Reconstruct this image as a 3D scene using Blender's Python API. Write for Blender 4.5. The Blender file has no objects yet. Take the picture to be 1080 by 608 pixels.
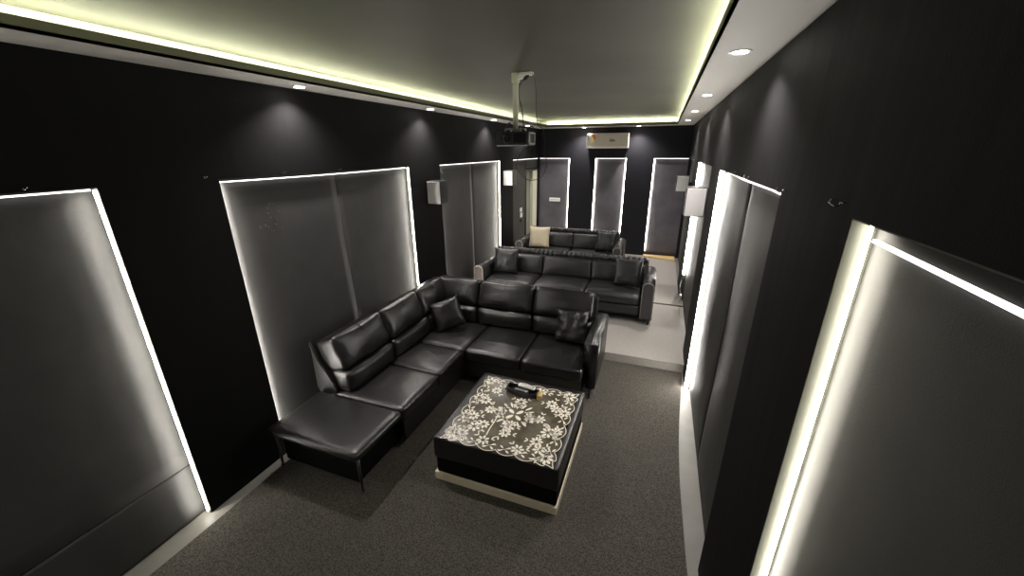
import bpy, bmesh, math, random
from mathutils import Matrix, Vector, noise
PI = math.pi
rnd = random.Random(7)
S = bpy.context.scene
C = S.collection

# ------------------------------------------------------------------ camera, world, exposure
cam_d = bpy.data.cameras.new('camera')
cam_d.sensor_width = 36.0
cam_d.lens = 409.5 / 1080 * 36.0
cam_d.clip_start = 0.02
cam = bpy.data.objects.new('camera', cam_d)
C.objects.link(cam)
RT = Vector((0.9369835, 0.34932478, -0.00584116))
DN = Vector((0.11173442, -0.31545901, -0.94233807))
FW = Vector((-0.33102468, 0.88230256, -0.33461149))
cam.matrix_world = Matrix(((RT.x, -DN.x, -FW.x, 0), (RT.y, -DN.y, -FW.y, 0), (RT.z, -DN.z, -FW.z, 2.4), (0, 0, 0, 1)))
S.camera = cam
w = bpy.data.worlds.new('world')
S.world = w
w.use_nodes = True
w.node_tree.nodes['Background'].inputs[0].default_value = (0.5, 0.5, 0.6, 1)
w.node_tree.nodes['Background'].inputs[1].default_value = 0.02
S.view_settings.view_transform = 'Standard'
S.view_settings.look = 'None'
S.view_settings.exposure = 0.85
S.view_settings.gamma = 1.0
S.view_settings.use_curve_mapping = False
try:
    S.cycles.use_denoising = True
    S.cycles.sample_clamp_indirect = 4.0
    S.cycles.max_bounces = 8
except Exception:
    pass

LED_POWER = 52.0        # white strips round the wall panels
COVE_POWER = 26.0       # greenish strips in the ceiling cove
SPOT_W = 55.0            # each recessed ceiling lamp

# ------------------------------------------------------------------ materials
def mat(name, col, rough=0.5, metal=0.0, spec=0.5, bump=None, vary=None, emit=None, power=0, coat=0, alpha=1.0):
    m = bpy.data.materials.new(name)
    m.use_nodes = True
    nt = m.node_tree
    b = nt.nodes['Principled BSDF']
    b.inputs['Base Color'].default_value = (*col, 1)
    b.inputs['Roughness'].default_value = rough
    b.inputs['Metallic'].default_value = metal
    b.inputs['Specular IOR Level'].default_value = spec
    if coat:
        b.inputs['Coat Weight'].default_value = coat
        b.inputs['Coat Roughness'].default_value = 0.1
    if alpha < 1:
        b.inputs['Alpha'].default_value = alpha
    if emit:
        b.inputs['Emission Color'].default_value = (*emit, 1)
        b.inputs['Emission Strength'].default_value = power
    tc = nt.nodes.new('ShaderNodeTexCoord')
    if vary:                       # (scale, colour2, lo, hi [, detail])
        n = nt.nodes.new('ShaderNodeTexNoise')
        n.inputs['Scale'].default_value = vary[0]
        n.inputs['Detail'].default_value = vary[4] if len(vary) > 4 else 4
        r = nt.nodes.new('ShaderNodeMapRange')
        r.inputs[1].default_value = vary[2]
        r.inputs[2].default_value = vary[3]
        mx = nt.nodes.new('ShaderNodeMix')
        mx.data_type = 'RGBA'
        mx.inputs[6].default_value = (*col, 1)
        mx.inputs[7].default_value = (*vary[1], 1)
        nt.links.new(tc.outputs['Object'], n.inputs['Vector'])
        nt.links.new(n.outputs['Fac'], r.inputs[0])
        nt.links.new(r.outputs[0], mx.inputs[0])
        nt.links.new(mx.outputs[2], b.inputs['Base Color'])
    prev = None
    for (kind, scale, strength, dist) in (bump or []):
        if kind == 'noise':
            t = nt.nodes.new('ShaderNodeTexNoise')
            t.inputs['Scale'].default_value = scale
            t.inputs['Detail'].default_value = 5
            out = t.outputs['Fac']
        elif kind == 'voronoi':
            t = nt.nodes.new('ShaderNodeTexVoronoi')
            t.inputs['Scale'].default_value = scale
            out = t.outputs['Distance']
        elif kind == 'drape':
            t = nt.nodes.new('ShaderNodeTexNoise')
            t.inputs['Scale'].default_value = scale
            t.inputs['Detail'].default_value = 3
            out = t.outputs['Fac']
        if kind == 'drape':
            mp = nt.nodes.new('ShaderNodeMapping')
            mp.inputs['Scale'].default_value = (1, 1, 0.12)
            nt.links.new(tc.outputs['Object'], mp.inputs['Vector'])
            nt.links.new(mp.outputs[0], t.inputs['Vector'])
        else:
            nt.links.new(tc.outputs['Object'], t.inputs['Vector'])
        bp = nt.nodes.new('ShaderNodeBump')
        bp.inputs['Strength'].default_value = strength
        bp.inputs['Distance'].default_value = dist
        nt.links.new(out, bp.inputs['Height'])
        if prev:
            nt.links.new(prev.outputs[0], bp.inputs['Normal'])
        prev = bp
    if prev:
        nt.links.new(prev.outputs[0], b.inputs['Normal'])
    return m

M = {}
M['wall'] = mat('black_wall_cloth', (0.0044, 0.0043, 0.0046), 0.65, spec=0.12, bump=[('drape', 3.0, 0.35, 0.03), ('noise', 260, 0.3, 0.002)])
M['panel'] = mat('charcoal_panel_sheet', (0.046, 0.045, 0.0435), 0.6, spec=0.3, bump=[('drape', 2.2, 0.35, 0.03), ('noise', 340, 0.45, 0.0015)], vary=(3.0, (0.036, 0.036, 0.035), 0.35, 0.65))
M['liner'] = mat('pale_board', (0.05, 0.052, 0.038), 0.6)
M['led'] = mat('led_white', (0.9, 0.9, 0.9), 0.5, emit=(1.0, 0.95, 0.86), power=LED_POWER)
M['led_top'] = mat('led_top', (0.9, 0.9, 0.9), 0.5, emit=(1.0, 0.94, 0.9), power=LED_POWER * 0.03)
M['led_near'] = mat('led_near', (0.9, 0.9, 0.9), 0.5, emit=(1.0, 0.95, 0.88), power=LED_POWER * 2.0)
M['led_soft'] = mat('led_soft', (0.9, 0.9, 0.9), 0.5, emit=(1.0, 0.94, 0.8), power=LED_POWER * 0.6)
M['led_added_fill'] = mat('led_added_fill', (0.9, 0.9, 0.9), 0.5, emit=(1.0, 0.95, 0.86), power=LED_POWER * 0.2)  # fill light added behind the camera, no known lamp there
M['led_bright'] = mat('led_bright', (0.9, 0.9, 0.9), 0.5, emit=(1.0, 0.95, 0.88), power=LED_POWER * 0.8)
M['led_cove'] = mat('led_cove', (0.9, 0.9, 0.8), 0.5, emit=(0.97, 1.0, 0.70), power=COVE_POWER)
M['soffit'] = mat('soffit_paint', (0.85, 0.83, 0.77), 0.6)
M['fascia'] = mat('shaded_lip_paint', (0.17, 0.175, 0.10), 0.6)  # shade of the backlit lip put into the colour, darker than the soffit
M['wall_back'] = mat('hazed_wall_cloth', (0.017, 0.017, 0.021), 0.7, spec=0.2, bump=[('drape', 3.0, 0.35, 0.03)])  # wall cloth lightened: far-end light and haze put into the colour
M['ceiling'] = mat('ceiling_paint', (0.065, 0.063, 0.044), 0.6, vary=(0.9, (0.04, 0.039, 0.028), 0.35, 0.7), bump=[('noise', 4, 0.1, 0.01)])
M['tile'] = mat('bare_floor', (0.19, 0.185, 0.16), 0.5, vary=(6, (0.16, 0.155, 0.135), 0.3, 0.7))
M['carpet'] = mat('carpet', (0.105, 0.098, 0.081), 0.95, spec=0.1, bump=[('noise', 300, 0.8, 0.003)], vary=(120, (0.042, 0.039, 0.034), 0.40, 0.62, 3))
M['carpet_up'] = mat('carpet_raised', (0.36, 0.34, 0.31), 0.9, spec=0.15, bump=[('noise', 420, 0.7, 0.003)], vary=(160, (0.24, 0.225, 0.21), 0.45, 0.65, 2))
M['leather'] = mat('black_leather', (0.0075, 0.0072, 0.0068), 0.33, spec=0.62, bump=[('noise', 7, 0.25, 0.02), ('voronoi', 260, 0.22, 0.0012)])
M['leather2'] = mat('black_leather_worn', (0.012, 0.012, 0.012), 0.4, spec=0.5, bump=[('noise', 9, 0.3, 0.02), ('voronoi', 260, 0.2, 0.0012)])
M['brownface'] = mat('brown_leather_face', (0.035, 0.018, 0.012), 0.5, spec=0.5)
M['greyface'] = mat('grey_vinyl_face', (0.045, 0.040, 0.045), 0.4, spec=0.5)
M['beading'] = mat('pale_beading', (0.35, 0.32, 0.28), 0.3, metal=0.6)
M['black'] = mat('black_plastic', (0.012, 0.012, 0.013), 0.35)
M['black_frame'] = mat('black_base_cloth', (0.003, 0.003, 0.003), 0.8, spec=0.08)
M['grille'] = mat('grey_grille', (0.5, 0.49, 0.48), 0.7, bump=[('voronoi', 400, 0.5, 0.001)])
M['chrome'] = mat('chrome', (0.7, 0.7, 0.7), 0.2, metal=1)
M['pole'] = mat('cream_pole_paint', (0.62, 0.62, 0.50), 0.45)
M['cream'] = mat('cream_lacquer', (0.72, 0.64, 0.47), 0.35)
M['white'] = mat('white_plastic', (0.8, 0.8, 0.76), 0.35)
M['ac'] = mat('ac_casing', (0.62, 0.56, 0.46), 0.35)
M['glass'] = mat('lens_glass', (0.02, 0.02, 0.03), 0.05, coat=1)
M['silver'] = mat('silver_plastic', (0.5, 0.5, 0.48), 0.35, metal=0.5)
M['wood'] = mat('yellow_wood', (0.75, 0.55, 0.25), 0.5, vary=(20, (0.62, 0.44, 0.2), 0.4, 0.6))
M['fabric_cream'] = mat('cream_woven_cloth', (0.62, 0.55, 0.40), 0.85, spec=0.2, bump=[('noise', 150, 0.6, 0.003)])
M['sheet'] = mat('smoky_plastic_sheet', (0.14, 0.125, 0.09), 0.22, spec=0.5, vary=(7, (0.075, 0.066, 0.045), 0.4, 0.6))
M['lace'] = mat('lace_white', (0.85, 0.80, 0.68), 0.5)
M['red'] = mat('red_sticker', (0.65, 0.16, 0.07), 0.5)
M['yellow'] = mat('yellow_sticker', (0.8, 0.7, 0.25), 0.5)
M['ink'] = mat('dark_ink', (0.05, 0.035, 0.03), 0.5)
M['lens'] = mat('downlight_lens', (0.9, 0.9, 0.9), 0.4, emit=(1, 0.93, 0.88), power=28)
M['gold'] = mat('gold_plastic', (0.6, 0.45, 0.18), 0.3, metal=0.4)
M['sign'] = mat('white_sign_face', (0.95, 0.95, 0.92), 0.4)
M['door'] = mat('grey_green_door', (0.20, 0.21, 0.16), 0.5)
M['scuff'] = mat('pale_scuff', (0.10, 0.10, 0.09), 0.8)

# ------------------------------------------------------------------ mesh helpers
def new():
    return bmesh.new()

def xf(vs, m):
    if m is not None:
        for v in vs:
            v.co = m @ v.co

def box(bm, x0, x1, y0, y1, z0, z1, mi=0, m=None, bev=0.0):
    r = bmesh.ops.create_cube(bm, size=1.0)
    vs = r['verts']
    for v in vs:
        v.co = Vector(((x0 + x1) / 2 + v.co.x * (x1 - x0), (y0 + y1) / 2 + v.co.y * (y1 - y0), (z0 + z1) / 2 + v.co.z * (z1 - z0)))
    fs = set(f for v in vs for f in v.link_faces)
    for f in fs:
        f.material_index = mi
    xf(vs, m)
    if bev > 0:
        es = list(set(e for v in vs for e in v.link_edges))
        rr = bmesh.ops.bevel(bm, geom=es, offset=bev, segments=2, profile=0.5, affect='EDGES', clamp_overlap=True)
        for f in rr['faces']:
            f.material_index = mi
    return None

def prism(bm, pts, axis, a, b, mi=0, m=None):
    """pts: outline in the two other axes (in xyz order), extruded along axis from a to b."""
    def mk(p, t):
        if axis == 'x': return Vector((t, p[0], p[1]))
        if axis == 'y': return Vector((p[0], t, p[1]))
        return Vector((p[0], p[1], t))
    A = [bm.verts.new(mk(p, a)) for p in pts]
    B = [bm.verts.new(mk(p, b)) for p in pts]
    n = len(pts)
    fs = [bm.faces.new(A), bm.faces.new(list(reversed(B)))]
    for i in range(n):
        fs.append(bm.faces.new((A[i], B[i], B[(i + 1) % n], A[(i + 1) % n])))
    for f in fs:
        f.material_index = mi
    xf(A + B, m)
    bmesh.ops.recalc_face_normals(bm, faces=fs)
    return A + B

def lathe(bm, c, prof, n=24, mi=0, m=None):
    """prof: list of (r, z) ; axis z through c."""
    rings = []
    for r, z in prof:
        rings.append([bm.verts.new((c[0] + r * math.cos(2 * PI * k / n), c[1] + r * math.sin(2 * PI * k / n), c[2] + z)) for k in range(n)])
    fs = []
    for i in range(len(rings) - 1):
        for k in range(n):
            fs.append(bm.faces.new((rings[i][k], rings[i][(k + 1) % n], rings[i + 1][(k + 1) % n], rings[i + 1][k])))
    fs.append(bm.faces.new(list(reversed(rings[0]))))
    fs.append(bm.faces.new(rings[-1]))
    for f in fs:
        f.material_index = mi
    vs = [v for r in rings for v in r]
    xf(vs, m)
    bmesh.ops.recalc_face_normals(bm, faces=fs)
    return vs

def spline(pts, k=8):
    P = [Vector(p) for p in pts]
    out = []
    for i in range(len(P) - 1):
        p0 = P[max(i - 1, 0)]; p1 = P[i]; p2 = P[i + 1]; p3 = P[min(i + 2, len(P) - 1)]
        for j in range(k):
            t = j / k
            out.append(0.5 * ((2 * p1) + (-p0 + p2) * t + (2 * p0 - 5 * p1 + 4 * p2 - p3) * t * t + (-p0 + 3 * p1 - 3 * p2 + p3) * t ** 3))
    out.append(P[-1])
    return out

def tube(bm, pts, r, n=8, mi=0, closed=False, m=None):
    P = [Vector(p) for p in pts]
    rings = []
    N = len(P)
    up = Vector((0, 0, 1))
    last = None
    for i, p in enumerate(P):
        if closed:
            d = P[(i + 1) % N] - P[i - 1]
        else:
            d = P[min(i + 1, N - 1)] - P[max(i - 1, 0)]
        d.normalize()
        if last is None:
            a = d.cross(up)
            if a.length < 0.1:
                a = d.cross(Vector((1, 0, 0)))
        else:
            a = last - d * last.dot(d)
        a.normalize()
        last = a
        b = d.cross(a)
        rr = r[i] if isinstance(r, (list, tuple)) else r
        rings.append([bm.verts.new(p + (a * math.cos(2 * PI * k / n) + b * math.sin(2 * PI * k / n)) * rr) for k in range(n)])
    fs = []
    for i in range(N - (0 if closed else 1)):
        R1, R2 = rings[i], rings[(i + 1) % N]
        for k in range(n):
            fs.append(bm.faces.new((R1[k], R1[(k + 1) % n], R2[(k + 1) % n], R2[k])))
    if not closed:
        fs.append(bm.faces.new(list(reversed(rings[0]))))
        fs.append(bm.faces.new(rings[-1]))
    for f in fs:
        f.material_index = mi
        f.smooth = True
    vs = [v for rr in rings for v in rr]
    xf(vs, m)
    bmesh.ops.recalc_face_normals(bm, faces=fs)
    return vs

def cushion(bm, x0, x1, y0, y1, z0, z1, r=0.04, puff=(0, 0, 0.02), n=12, m=None, mi=0, wr=0.004, seam=None, seed=0.0):
    """rounded, slightly inflated, slightly wrinkled block of upholstery"""
    N = n + 1
    idx = {}
    def gv(i, j, k):
        if (i, j, k) not in idx:
            idx[i, j, k] = bm.verts.new((2 * i / N - 1, 2 * j / N - 1, 2 * k / N - 1))
        return idx[i, j, k]
    nf = []
    for i in range(N):
        for j in range(N):
            for s in (0, N):
                nf.append(bm.faces.new((gv(i, j, s), gv(i + 1, j, s), gv(i + 1, j + 1, s), gv(i, j + 1, s))))
                nf.append(bm.faces.new((gv(i, s, j), gv(i + 1, s, j), gv(i + 1, s, j + 1), gv(i, s, j + 1))))
                nf.append(bm.faces.new((gv(s, i, j), gv(s, i + 1, j), gv(s, i + 1, j + 1), gv(s, i, j + 1))))
    bmesh.ops.recalc_face_normals(bm, faces=nf)
    vs = list(idx.values())
    c = Vector(((x0 + x1) / 2, (y0 + y1) / 2, (z0 + z1) / 2))
    h = Vector(((x1 - x0) / 2, (y1 - y0) / 2, (z1 - z0) / 2))
    rad = min(r, h.x, h.y, h.z)
    for v in vs:
        u = [math.copysign(1 - (1 - abs(t)) ** 1.45, t) for t in v.co]
        p = Vector((u[0] * h.x, u[1] * h.y, u[2] * h.z))
        q = Vector([max(-(h[i] - rad), min(h[i] - rad, p[i])) for i in range(3)])
        d = p - q
        if d.length > 1e-9:
            p = q + d.normalized() * rad
        for i in range(3):
            j, k = (i + 1) % 3, (i + 2) % 3
            if puff[i]:
                p[i] += puff[i] * u[i] ** 3 * (1 - u[j] ** 2) * (1 - u[k] ** 2) * (1 if abs(u[i]) > 0.5 else 0.3)
        if seam is not None:           # (axis, amount): a soft stitched dent across the middle
            ax, am = seam
            p[1] += am * math.exp(-(p[ax] / 0.02) ** 2)
        p += c
        if wr:
            nn = noise.noise(Vector((p.x * 6 + seed, p.y * 6, p.z * 6))) + 0.6 * noise.noise(Vector((p.x * 17, p.y * 17 + seed, p.z * 17)))
            dd = (p - c)
            dd = Vector((dd.x / h.x, dd.y / h.y, dd.z / h.z)).normalized()
            p += dd * nn * wr
        v.co = p
    for v in vs:
        for f in v.link_faces:
            f.smooth = True
            f.material_index = mi
    xf(list(vs), m)
    return vs

def pillow(bm, s=0.38, t=0.07, m=None, seed=0.0, n=18, crease=0.008):
    """square scatter cushion in the xz plane, thickness along y"""
    grid = {}
    for side in (-1, 1):
        for i in range(n + 1):
            for j in range(n + 1):
                u = 2 * i / n - 1; v = 2 * j / n - 1
                edge = (i in (0, n)) or (j in (0, n))
                if edge and side == 1:
                    grid[(1, i, j)] = grid[(-1, i, j)]
                    continue
                pin = 1 - 0.07 * (1 - v * v) * abs(u) ** 3 
                pin2 = 1 - 0.07 * (1 - u * u) * abs(v) ** 3
                x = u * s / 2 * pin; z = v * s / 2 * pin2
                th = t * (max(0, (1 - u ** 4) * (1 - v ** 4))) ** 0.55
                nn = noise.noise(Vector((u * 2.3 + seed, v * 2.3, side))) * crease + noise.noise(Vector((u * 6, v * 6 + seed, side * 3))) * crease * 0.6
                grid[(side, i, j)] = bm.verts.new((x, side * (th + (0 if edge else nn)), z))
    fs = []
    for side in (-1, 1):
        for i in range(n):
            for j in range(n):
                q = [grid[(side, i, j)], grid[(side, i + 1, j)], grid[(side, i + 1, j + 1)], grid[(side, i, j + 1)]]
                if side == 1:
                    q.reverse()
                fs.append(bm.faces.new(q))
    for f in fs:
        f.smooth = True
    xf(list(set(grid.values())), m)

def obj(name, bm, mats, parent=None, world=True, smooth=None):
    me = bpy.data.meshes.new(name)
    if parent is not None and world:
        off = parent.location
        for v in bm.verts:
            v.co -= off
    bm.to_mesh(me)
    bm.free()
    if not isinstance(mats, (list, tuple)):
        mats = [mats]
    for mm in mats:
        me.materials.append(mm)
    o = bpy.data.objects.new(name, me)
    C.objects.link(o)
    if parent is not None:
        o.parent = parent
    if smooth:
        for p in me.polygons:
            p.use_smooth = True
    return o

def tag(o, label, cat, group=None, kind=None):
    o['label'] = label
    o['category'] = cat
    if group: o['group'] = group
    if kind: o['kind'] = kind
    return o

def thing(name, label, cat, loc=(0, 0, 0), group=None):
    o = bpy.data.objects.new(name, None)
    o.empty_display_size = 0.1
    C.objects.link(o)
    o.location = loc
    return tag(o, label, cat, group)

def struct(name, bm, mats, parent=None):
    o = obj(name, bm, mats, parent)
    if parent is None:
        o['kind'] = 'structure'
    return o

# ------------------------------------------------------------------ room shell
XL, XR, YB, YF = -2.714, 0.467, 9.09, -1.3
ZS, ZC, ZT = 2.851, 3.0, 2.232
P1, P2 = 0.105, 0.125          # heights of the two seating platforms
Y1, Y2 = 4.27, 6.12            # their front edges
T = 0.055                      # thickness of the cloth-covered outer skin
def floor_z(y):
    return P2 if y >= Y2 else P1 if y >= Y1 else 0.0

b = new()
box(b, XL - 0.35, XR + 0.35, YF - 0.1, Y1, -0.12, 0.0)
box(b, XL - 0.35, XR + 0.35, Y1, Y2, -0.12, P1 - 0.006)
box(b, XL - 0.35, XR + 0.35, Y2, YB + 0.3, -0.12, P2 - 0.006)
struct('floor', b, M['tile'])

LEFT = [(-0.8, 1.18), (1.79, 3.92), (4.6, 6.66), (7.33, 9.09)]
RIGHT = [(-0.8, 1.24), (1.93, 3.95), (4.65, 6.4), (7.3, 9.09)]
BACK = [(-2.714, -2.0), (-1.43, -0.765), (-0.208, 0.467)]

def side_wall(name, xi, sgn, ops):
    """outer skin with openings; xi = face towards the room, sgn = outward direction"""
    b = new()
    xa, xb = sorted((xi, xi + sgn * T))
    y = YF
    for (y0, y1) in ops:
        box(b, xa, xb, y, y0, -0.02, ZT)
        y = y1
    if y < YB:
        box(b, xa, xb, y, YB, -0.02, ZT)
    box(b, xa, xb, YF, YB, ZT, ZC + 0.05)
    # masonry behind the skin
    if sgn < 0:
        for (y0, y1, z0, z1) in ((YF, 8.27, -.1, ZC + .05), (8.27, 9.08, 1.98, ZC + .05), (9.08, YB + .1, -.1, ZC + .05)):
            box(b, xi - T - 0.26, xi - T - 0.03, y0, y1, z0, z1)
    else:
        box(b, xi + T + 0.03, xi + T + 0.15, YF, YB + 0.1, -0.1, ZC + 0.05)
    return struct(name, b, M['wall'])
side_wall('wall_left', XL, -1, LEFT)
side_wall('wall_right', XR, 1, RIGHT)

b = new()
x = XL - 0.05
for (x0, x1) in BACK:
    box(b, x, x0, YB, YB + T, -0.02, ZT)
    x = x1
box(b, x, XR + 0.05, YB, YB + T, -0.02, ZT)
box(b, XL - 0.05, XR + 0.05, YB, YB + T, ZT, ZC + 0.05)
box(b, XL - 0.3, XR + 0.3, YB + T + 0.03, YB + T + 0.15, -0.1, ZC + 0.05)
struct('wall_back', b, M['wall_back'])
b = new()
box(b, XL - 0.3, XR + 0.3, YF - 0.12, YF, -0.1, ZC + 0.05)
struct('wall_front', b, M['wall'])

b = new()
box(b, XL - 0.3, XR + 0.3, YF - 0.1, YB + 0.3, ZC, ZC + 0.1)
struct('ceiling', b, M['ceiling'])

# dropped border of the ceiling with its light cove
SXL, SXR, SYB, SYF = -2.405, 0.156, 8.62, -0.9
b = new()
zt = ZS + 0.014
bl = new()
box(b, XL, SXL, YF, YB, ZS, zt)
box(b, SXR, XR, YF, YB, ZS, zt)
box(b, SXL, SXR, SYB, YB, ZS, zt)
box(b, SXL, SXR, YF, SYF, ZS, zt)
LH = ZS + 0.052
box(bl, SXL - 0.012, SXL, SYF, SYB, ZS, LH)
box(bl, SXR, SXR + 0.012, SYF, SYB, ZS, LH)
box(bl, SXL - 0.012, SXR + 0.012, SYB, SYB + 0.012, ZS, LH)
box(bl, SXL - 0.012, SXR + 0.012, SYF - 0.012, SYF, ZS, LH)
# pale rear board of the cove
box(b, XL + 0.001, XL + 0.008, YF + 0.01, YB - 0.01, zt, ZC - 0.001)
box(b, XR - 0.008, XR - 0.001, YF + 0.01, YB - 0.01, zt, ZC - 0.001)
box(b, XL + 0.01, XR - 0.01, YB - 0.008, YB - 0.001, zt, ZC - 0.001)
struct('trim_1', b, M['soffit'])
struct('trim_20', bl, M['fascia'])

def cove(label, x0, x1, y0, y1):
    b = new()
    box(b, x0, x1, y0, y1, 2.902, 2.910)
    tag(obj('cove_light_strip', b, M['led_cove']), label, 'light strip', 'greenish light strips hidden in the ceiling cove')
cove('greenish light strip along the left side of the ceiling cove', XL + 0.03, XL + 0.045, SYF, SYB + 0.1)
cove('greenish light strip along the right side of the ceiling cove', SXR + 0.06, SXR + 0.095, SYF, SYB + 0.1)
cove('greenish light strip across the far end of the ceiling cove', SXL - 0.1, SXR + 0.1, YB - 0.085, YB - 0.07)

# pale linings of the wall openings
trim_n = [1]
def lining(axis, lo, hi, face, sgn, zb, sides=(True, True)):
    trim_n[0] += 1
    b = new()
    d = 0.004
    a0, a1 = sorted((face + sgn * 0.001, face + sgn * (T + 0.03)))
    def bb(u0, u1, z0, z1):
        if axis == 'y':
            box(b, a0, a1, u0, u1, z0, z1)
        else:
            box(b, u0, u1, a0, a1, z0, z1)
    if sides[0]: bb(lo, lo + d, zb, ZT)
    if sides[1]: bb(hi - d, hi, zb, ZT)
    bb(lo, hi, ZT - d, ZT)
    struct('trim_%d' % trim_n[0], b, M['liner'])
for (y0, y1) in LEFT: lining('y', y0, y1, XL, -1, floor_z((y0 + y1) / 2), (True, y1 < 9))
for (y0, y1) in RIGHT: lining('y', y0, y1, XR, 1, floor_z((y0 + y1) / 2), (True, y1 < 9))
for (x0, x1) in BACK: lining('x', x0, x1, YB, 1, P2, (x0 > -2.7, x1 < 0.4))

# sheets set into the openings -------------------------------------------------
M['panel_back'] = mat('purplish_lightened_sheet', (0.15, 0.14, 0.162), 0.6, spec=0.3, bump=[('drape', 2.2, 0.35, 0.03)], vary=(3.0, (0.11, 0.104, 0.12), 0.35, 0.65))  # purplish sheet, colour raised to stand in for strip light at the back
def sheet(axis, lo, hi, face, sgn, zb, ztop, label, edge_lo=None, edge_hi=None, bulge=0.0, n=14, seed=0):
    """thin board; edge_lo / edge_hi: functions z -> offset of that edge; face = its plane"""
    b = new()
    nu, nz = n, 16
    th = 0.008
    G = {}
    for k in (0, 1):
        for i in range(nu + 1):
            for j in range(nz + 1):
                s = j / nz
                z = zb + (ztop - zb) * s
                l = lo + (edge_lo(s) if edge_lo else 0)
                h = hi + (edge_hi(s) if edge_hi else 0)
                u = l + (h - l) * i / nu
                t = i / nu
                dep = face + sgn * (th if k else 0) - sgn * bulge * math.sin(PI * t) * math.sin(PI * s) 
                dep += sgn * 0.004 * noise.noise(Vector((u * 1.7 + seed, z * 1.3, 0.3)))
                G[k, i, j] = b.verts.new((dep, u, z) if axis == 'y' else (u, dep, z))
    for k in (0, 1):
        for i in range(nu):
            for j in range(nz):
                f = b.faces.new((G[k, i, j], G[k, i + 1, j], G[k, i + 1, j + 1], G[k, i, j + 1]))
                f.smooth = True
    for i in range(nu):
        b.faces.new((G[0, i, 0], G[0, i + 1, 0], G[1, i + 1, 0], G[1, i, 0]))
        b.faces.new((G[0, i, nz], G[0, i + 1, nz], G[1, i + 1, nz], G[1, i, nz]))
    for j in range(nz):
        b.faces.new((G[0, 0, j], G[0, 0, j + 1], G[1, 0, j + 1], G[1, 0, j]))
        b.faces.new((G[0, nu, j], G[0, nu, j + 1], G[1, nu, j + 1], G[1, nu, j]))
    bmesh.ops.recalc_face_normals(b, faces=b.faces)
    return tag(obj('wall_panel', b, M['panel'] if axis == 'y' else M['panel_back']), label, 'wall panel', 'charcoal sheets set into the lit wall openings')

FL, FR, FB = XL - T, XR + T, YB + T      # planes of the sheets
TP = ZT - 0.006
g = 0.005
sheet('y', -0.79, 1.174, FL, -1, 0.42, TP, 'charcoal sheet with a lit right edge, nearest the camera on the left wall', seed=1)
sheet('y', -0.79, 1.174, FL, -1, 0.006, 0.412, 'low charcoal strip under the nearest sheet of the left wall', seed=1)
sheet('y', 1.796, 2.86, FL, -1, 0.006, TP, 'charcoal sheet behind the long sofa bench, left of the pale crack in its opening', seed=2,
      edge_hi=lambda s: 0.02 * math.sin(s * 5))
sheet('y', 2.8625, 3.914, FL, -1, 0.006, TP, 'charcoal sheet behind the sofa corner, right of the pale crack in its opening', seed=3,
      edge_lo=lambda s: 0.02 * math.sin(s * 5) )
sheet('y', 4.606, 5.624, FL, -1, P1, TP, 'charcoal sheet beside the nearer left speaker, before the middle sofa', seed=4)
sheet('y', 5.626, 6.654, FL, -1, P1, TP, 'charcoal sheet on the left wall beside the left arm of the middle sofa', seed=5)
sheet('y', 7.336, 8.22, FL, -1, P2, TP, 'charcoal sheet carrying the light switches left of the door', seed=6)
sheet('y', 8.23, 9.12, FL, -1, 2.02, TP, 'short charcoal strip of board above the door frame', seed=6)
sheet('x', -2.745, -2.006, FB, 1, P2, TP, 'grey sheet carrying the white plate on the back wall, right of the door', seed=7)
sheet('x', -1.424, -0.771, FB, 1, P2, TP, 'narrow charcoal sheet in the lit opening below the air conditioner', seed=8)
sheet('x', -0.202, 0.505, FB, 1, P2, TP, 'purplish grey sheet in the right corner of the back wall above the wooden board', seed=9)
sheet('y', -0.79, 1.234, FR, 1, 0.006, TP, 'large charcoal sheet nearest the camera on the right wall', seed=10)
sheet('y', 1.936, 2.80, FR, 1, 0.006, TP, 'creased charcoal sheet, nearer one of the two beside the coffee table on the right wall', seed=11,
      edge_hi=lambda s: 0.05 * (1 - s) ** 2, bulge=0.02)
sheet('y', 2.86, 3.944, FR, 1, 0.006, TP, 'charcoal sheet next to the brightest vertical light strip of the right wall', seed=12, bulge=0.028)
sheet('y', 4.656, 6.394, FR, 1, P1, TP, 'charcoal sheet in the right wall behind the nearer right speaker', seed=13)
sheet('y', 7.306, 9.12, FR, 1, P2, TP, 'charcoal sheet at the far end of the right wall', seed=14)

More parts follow.
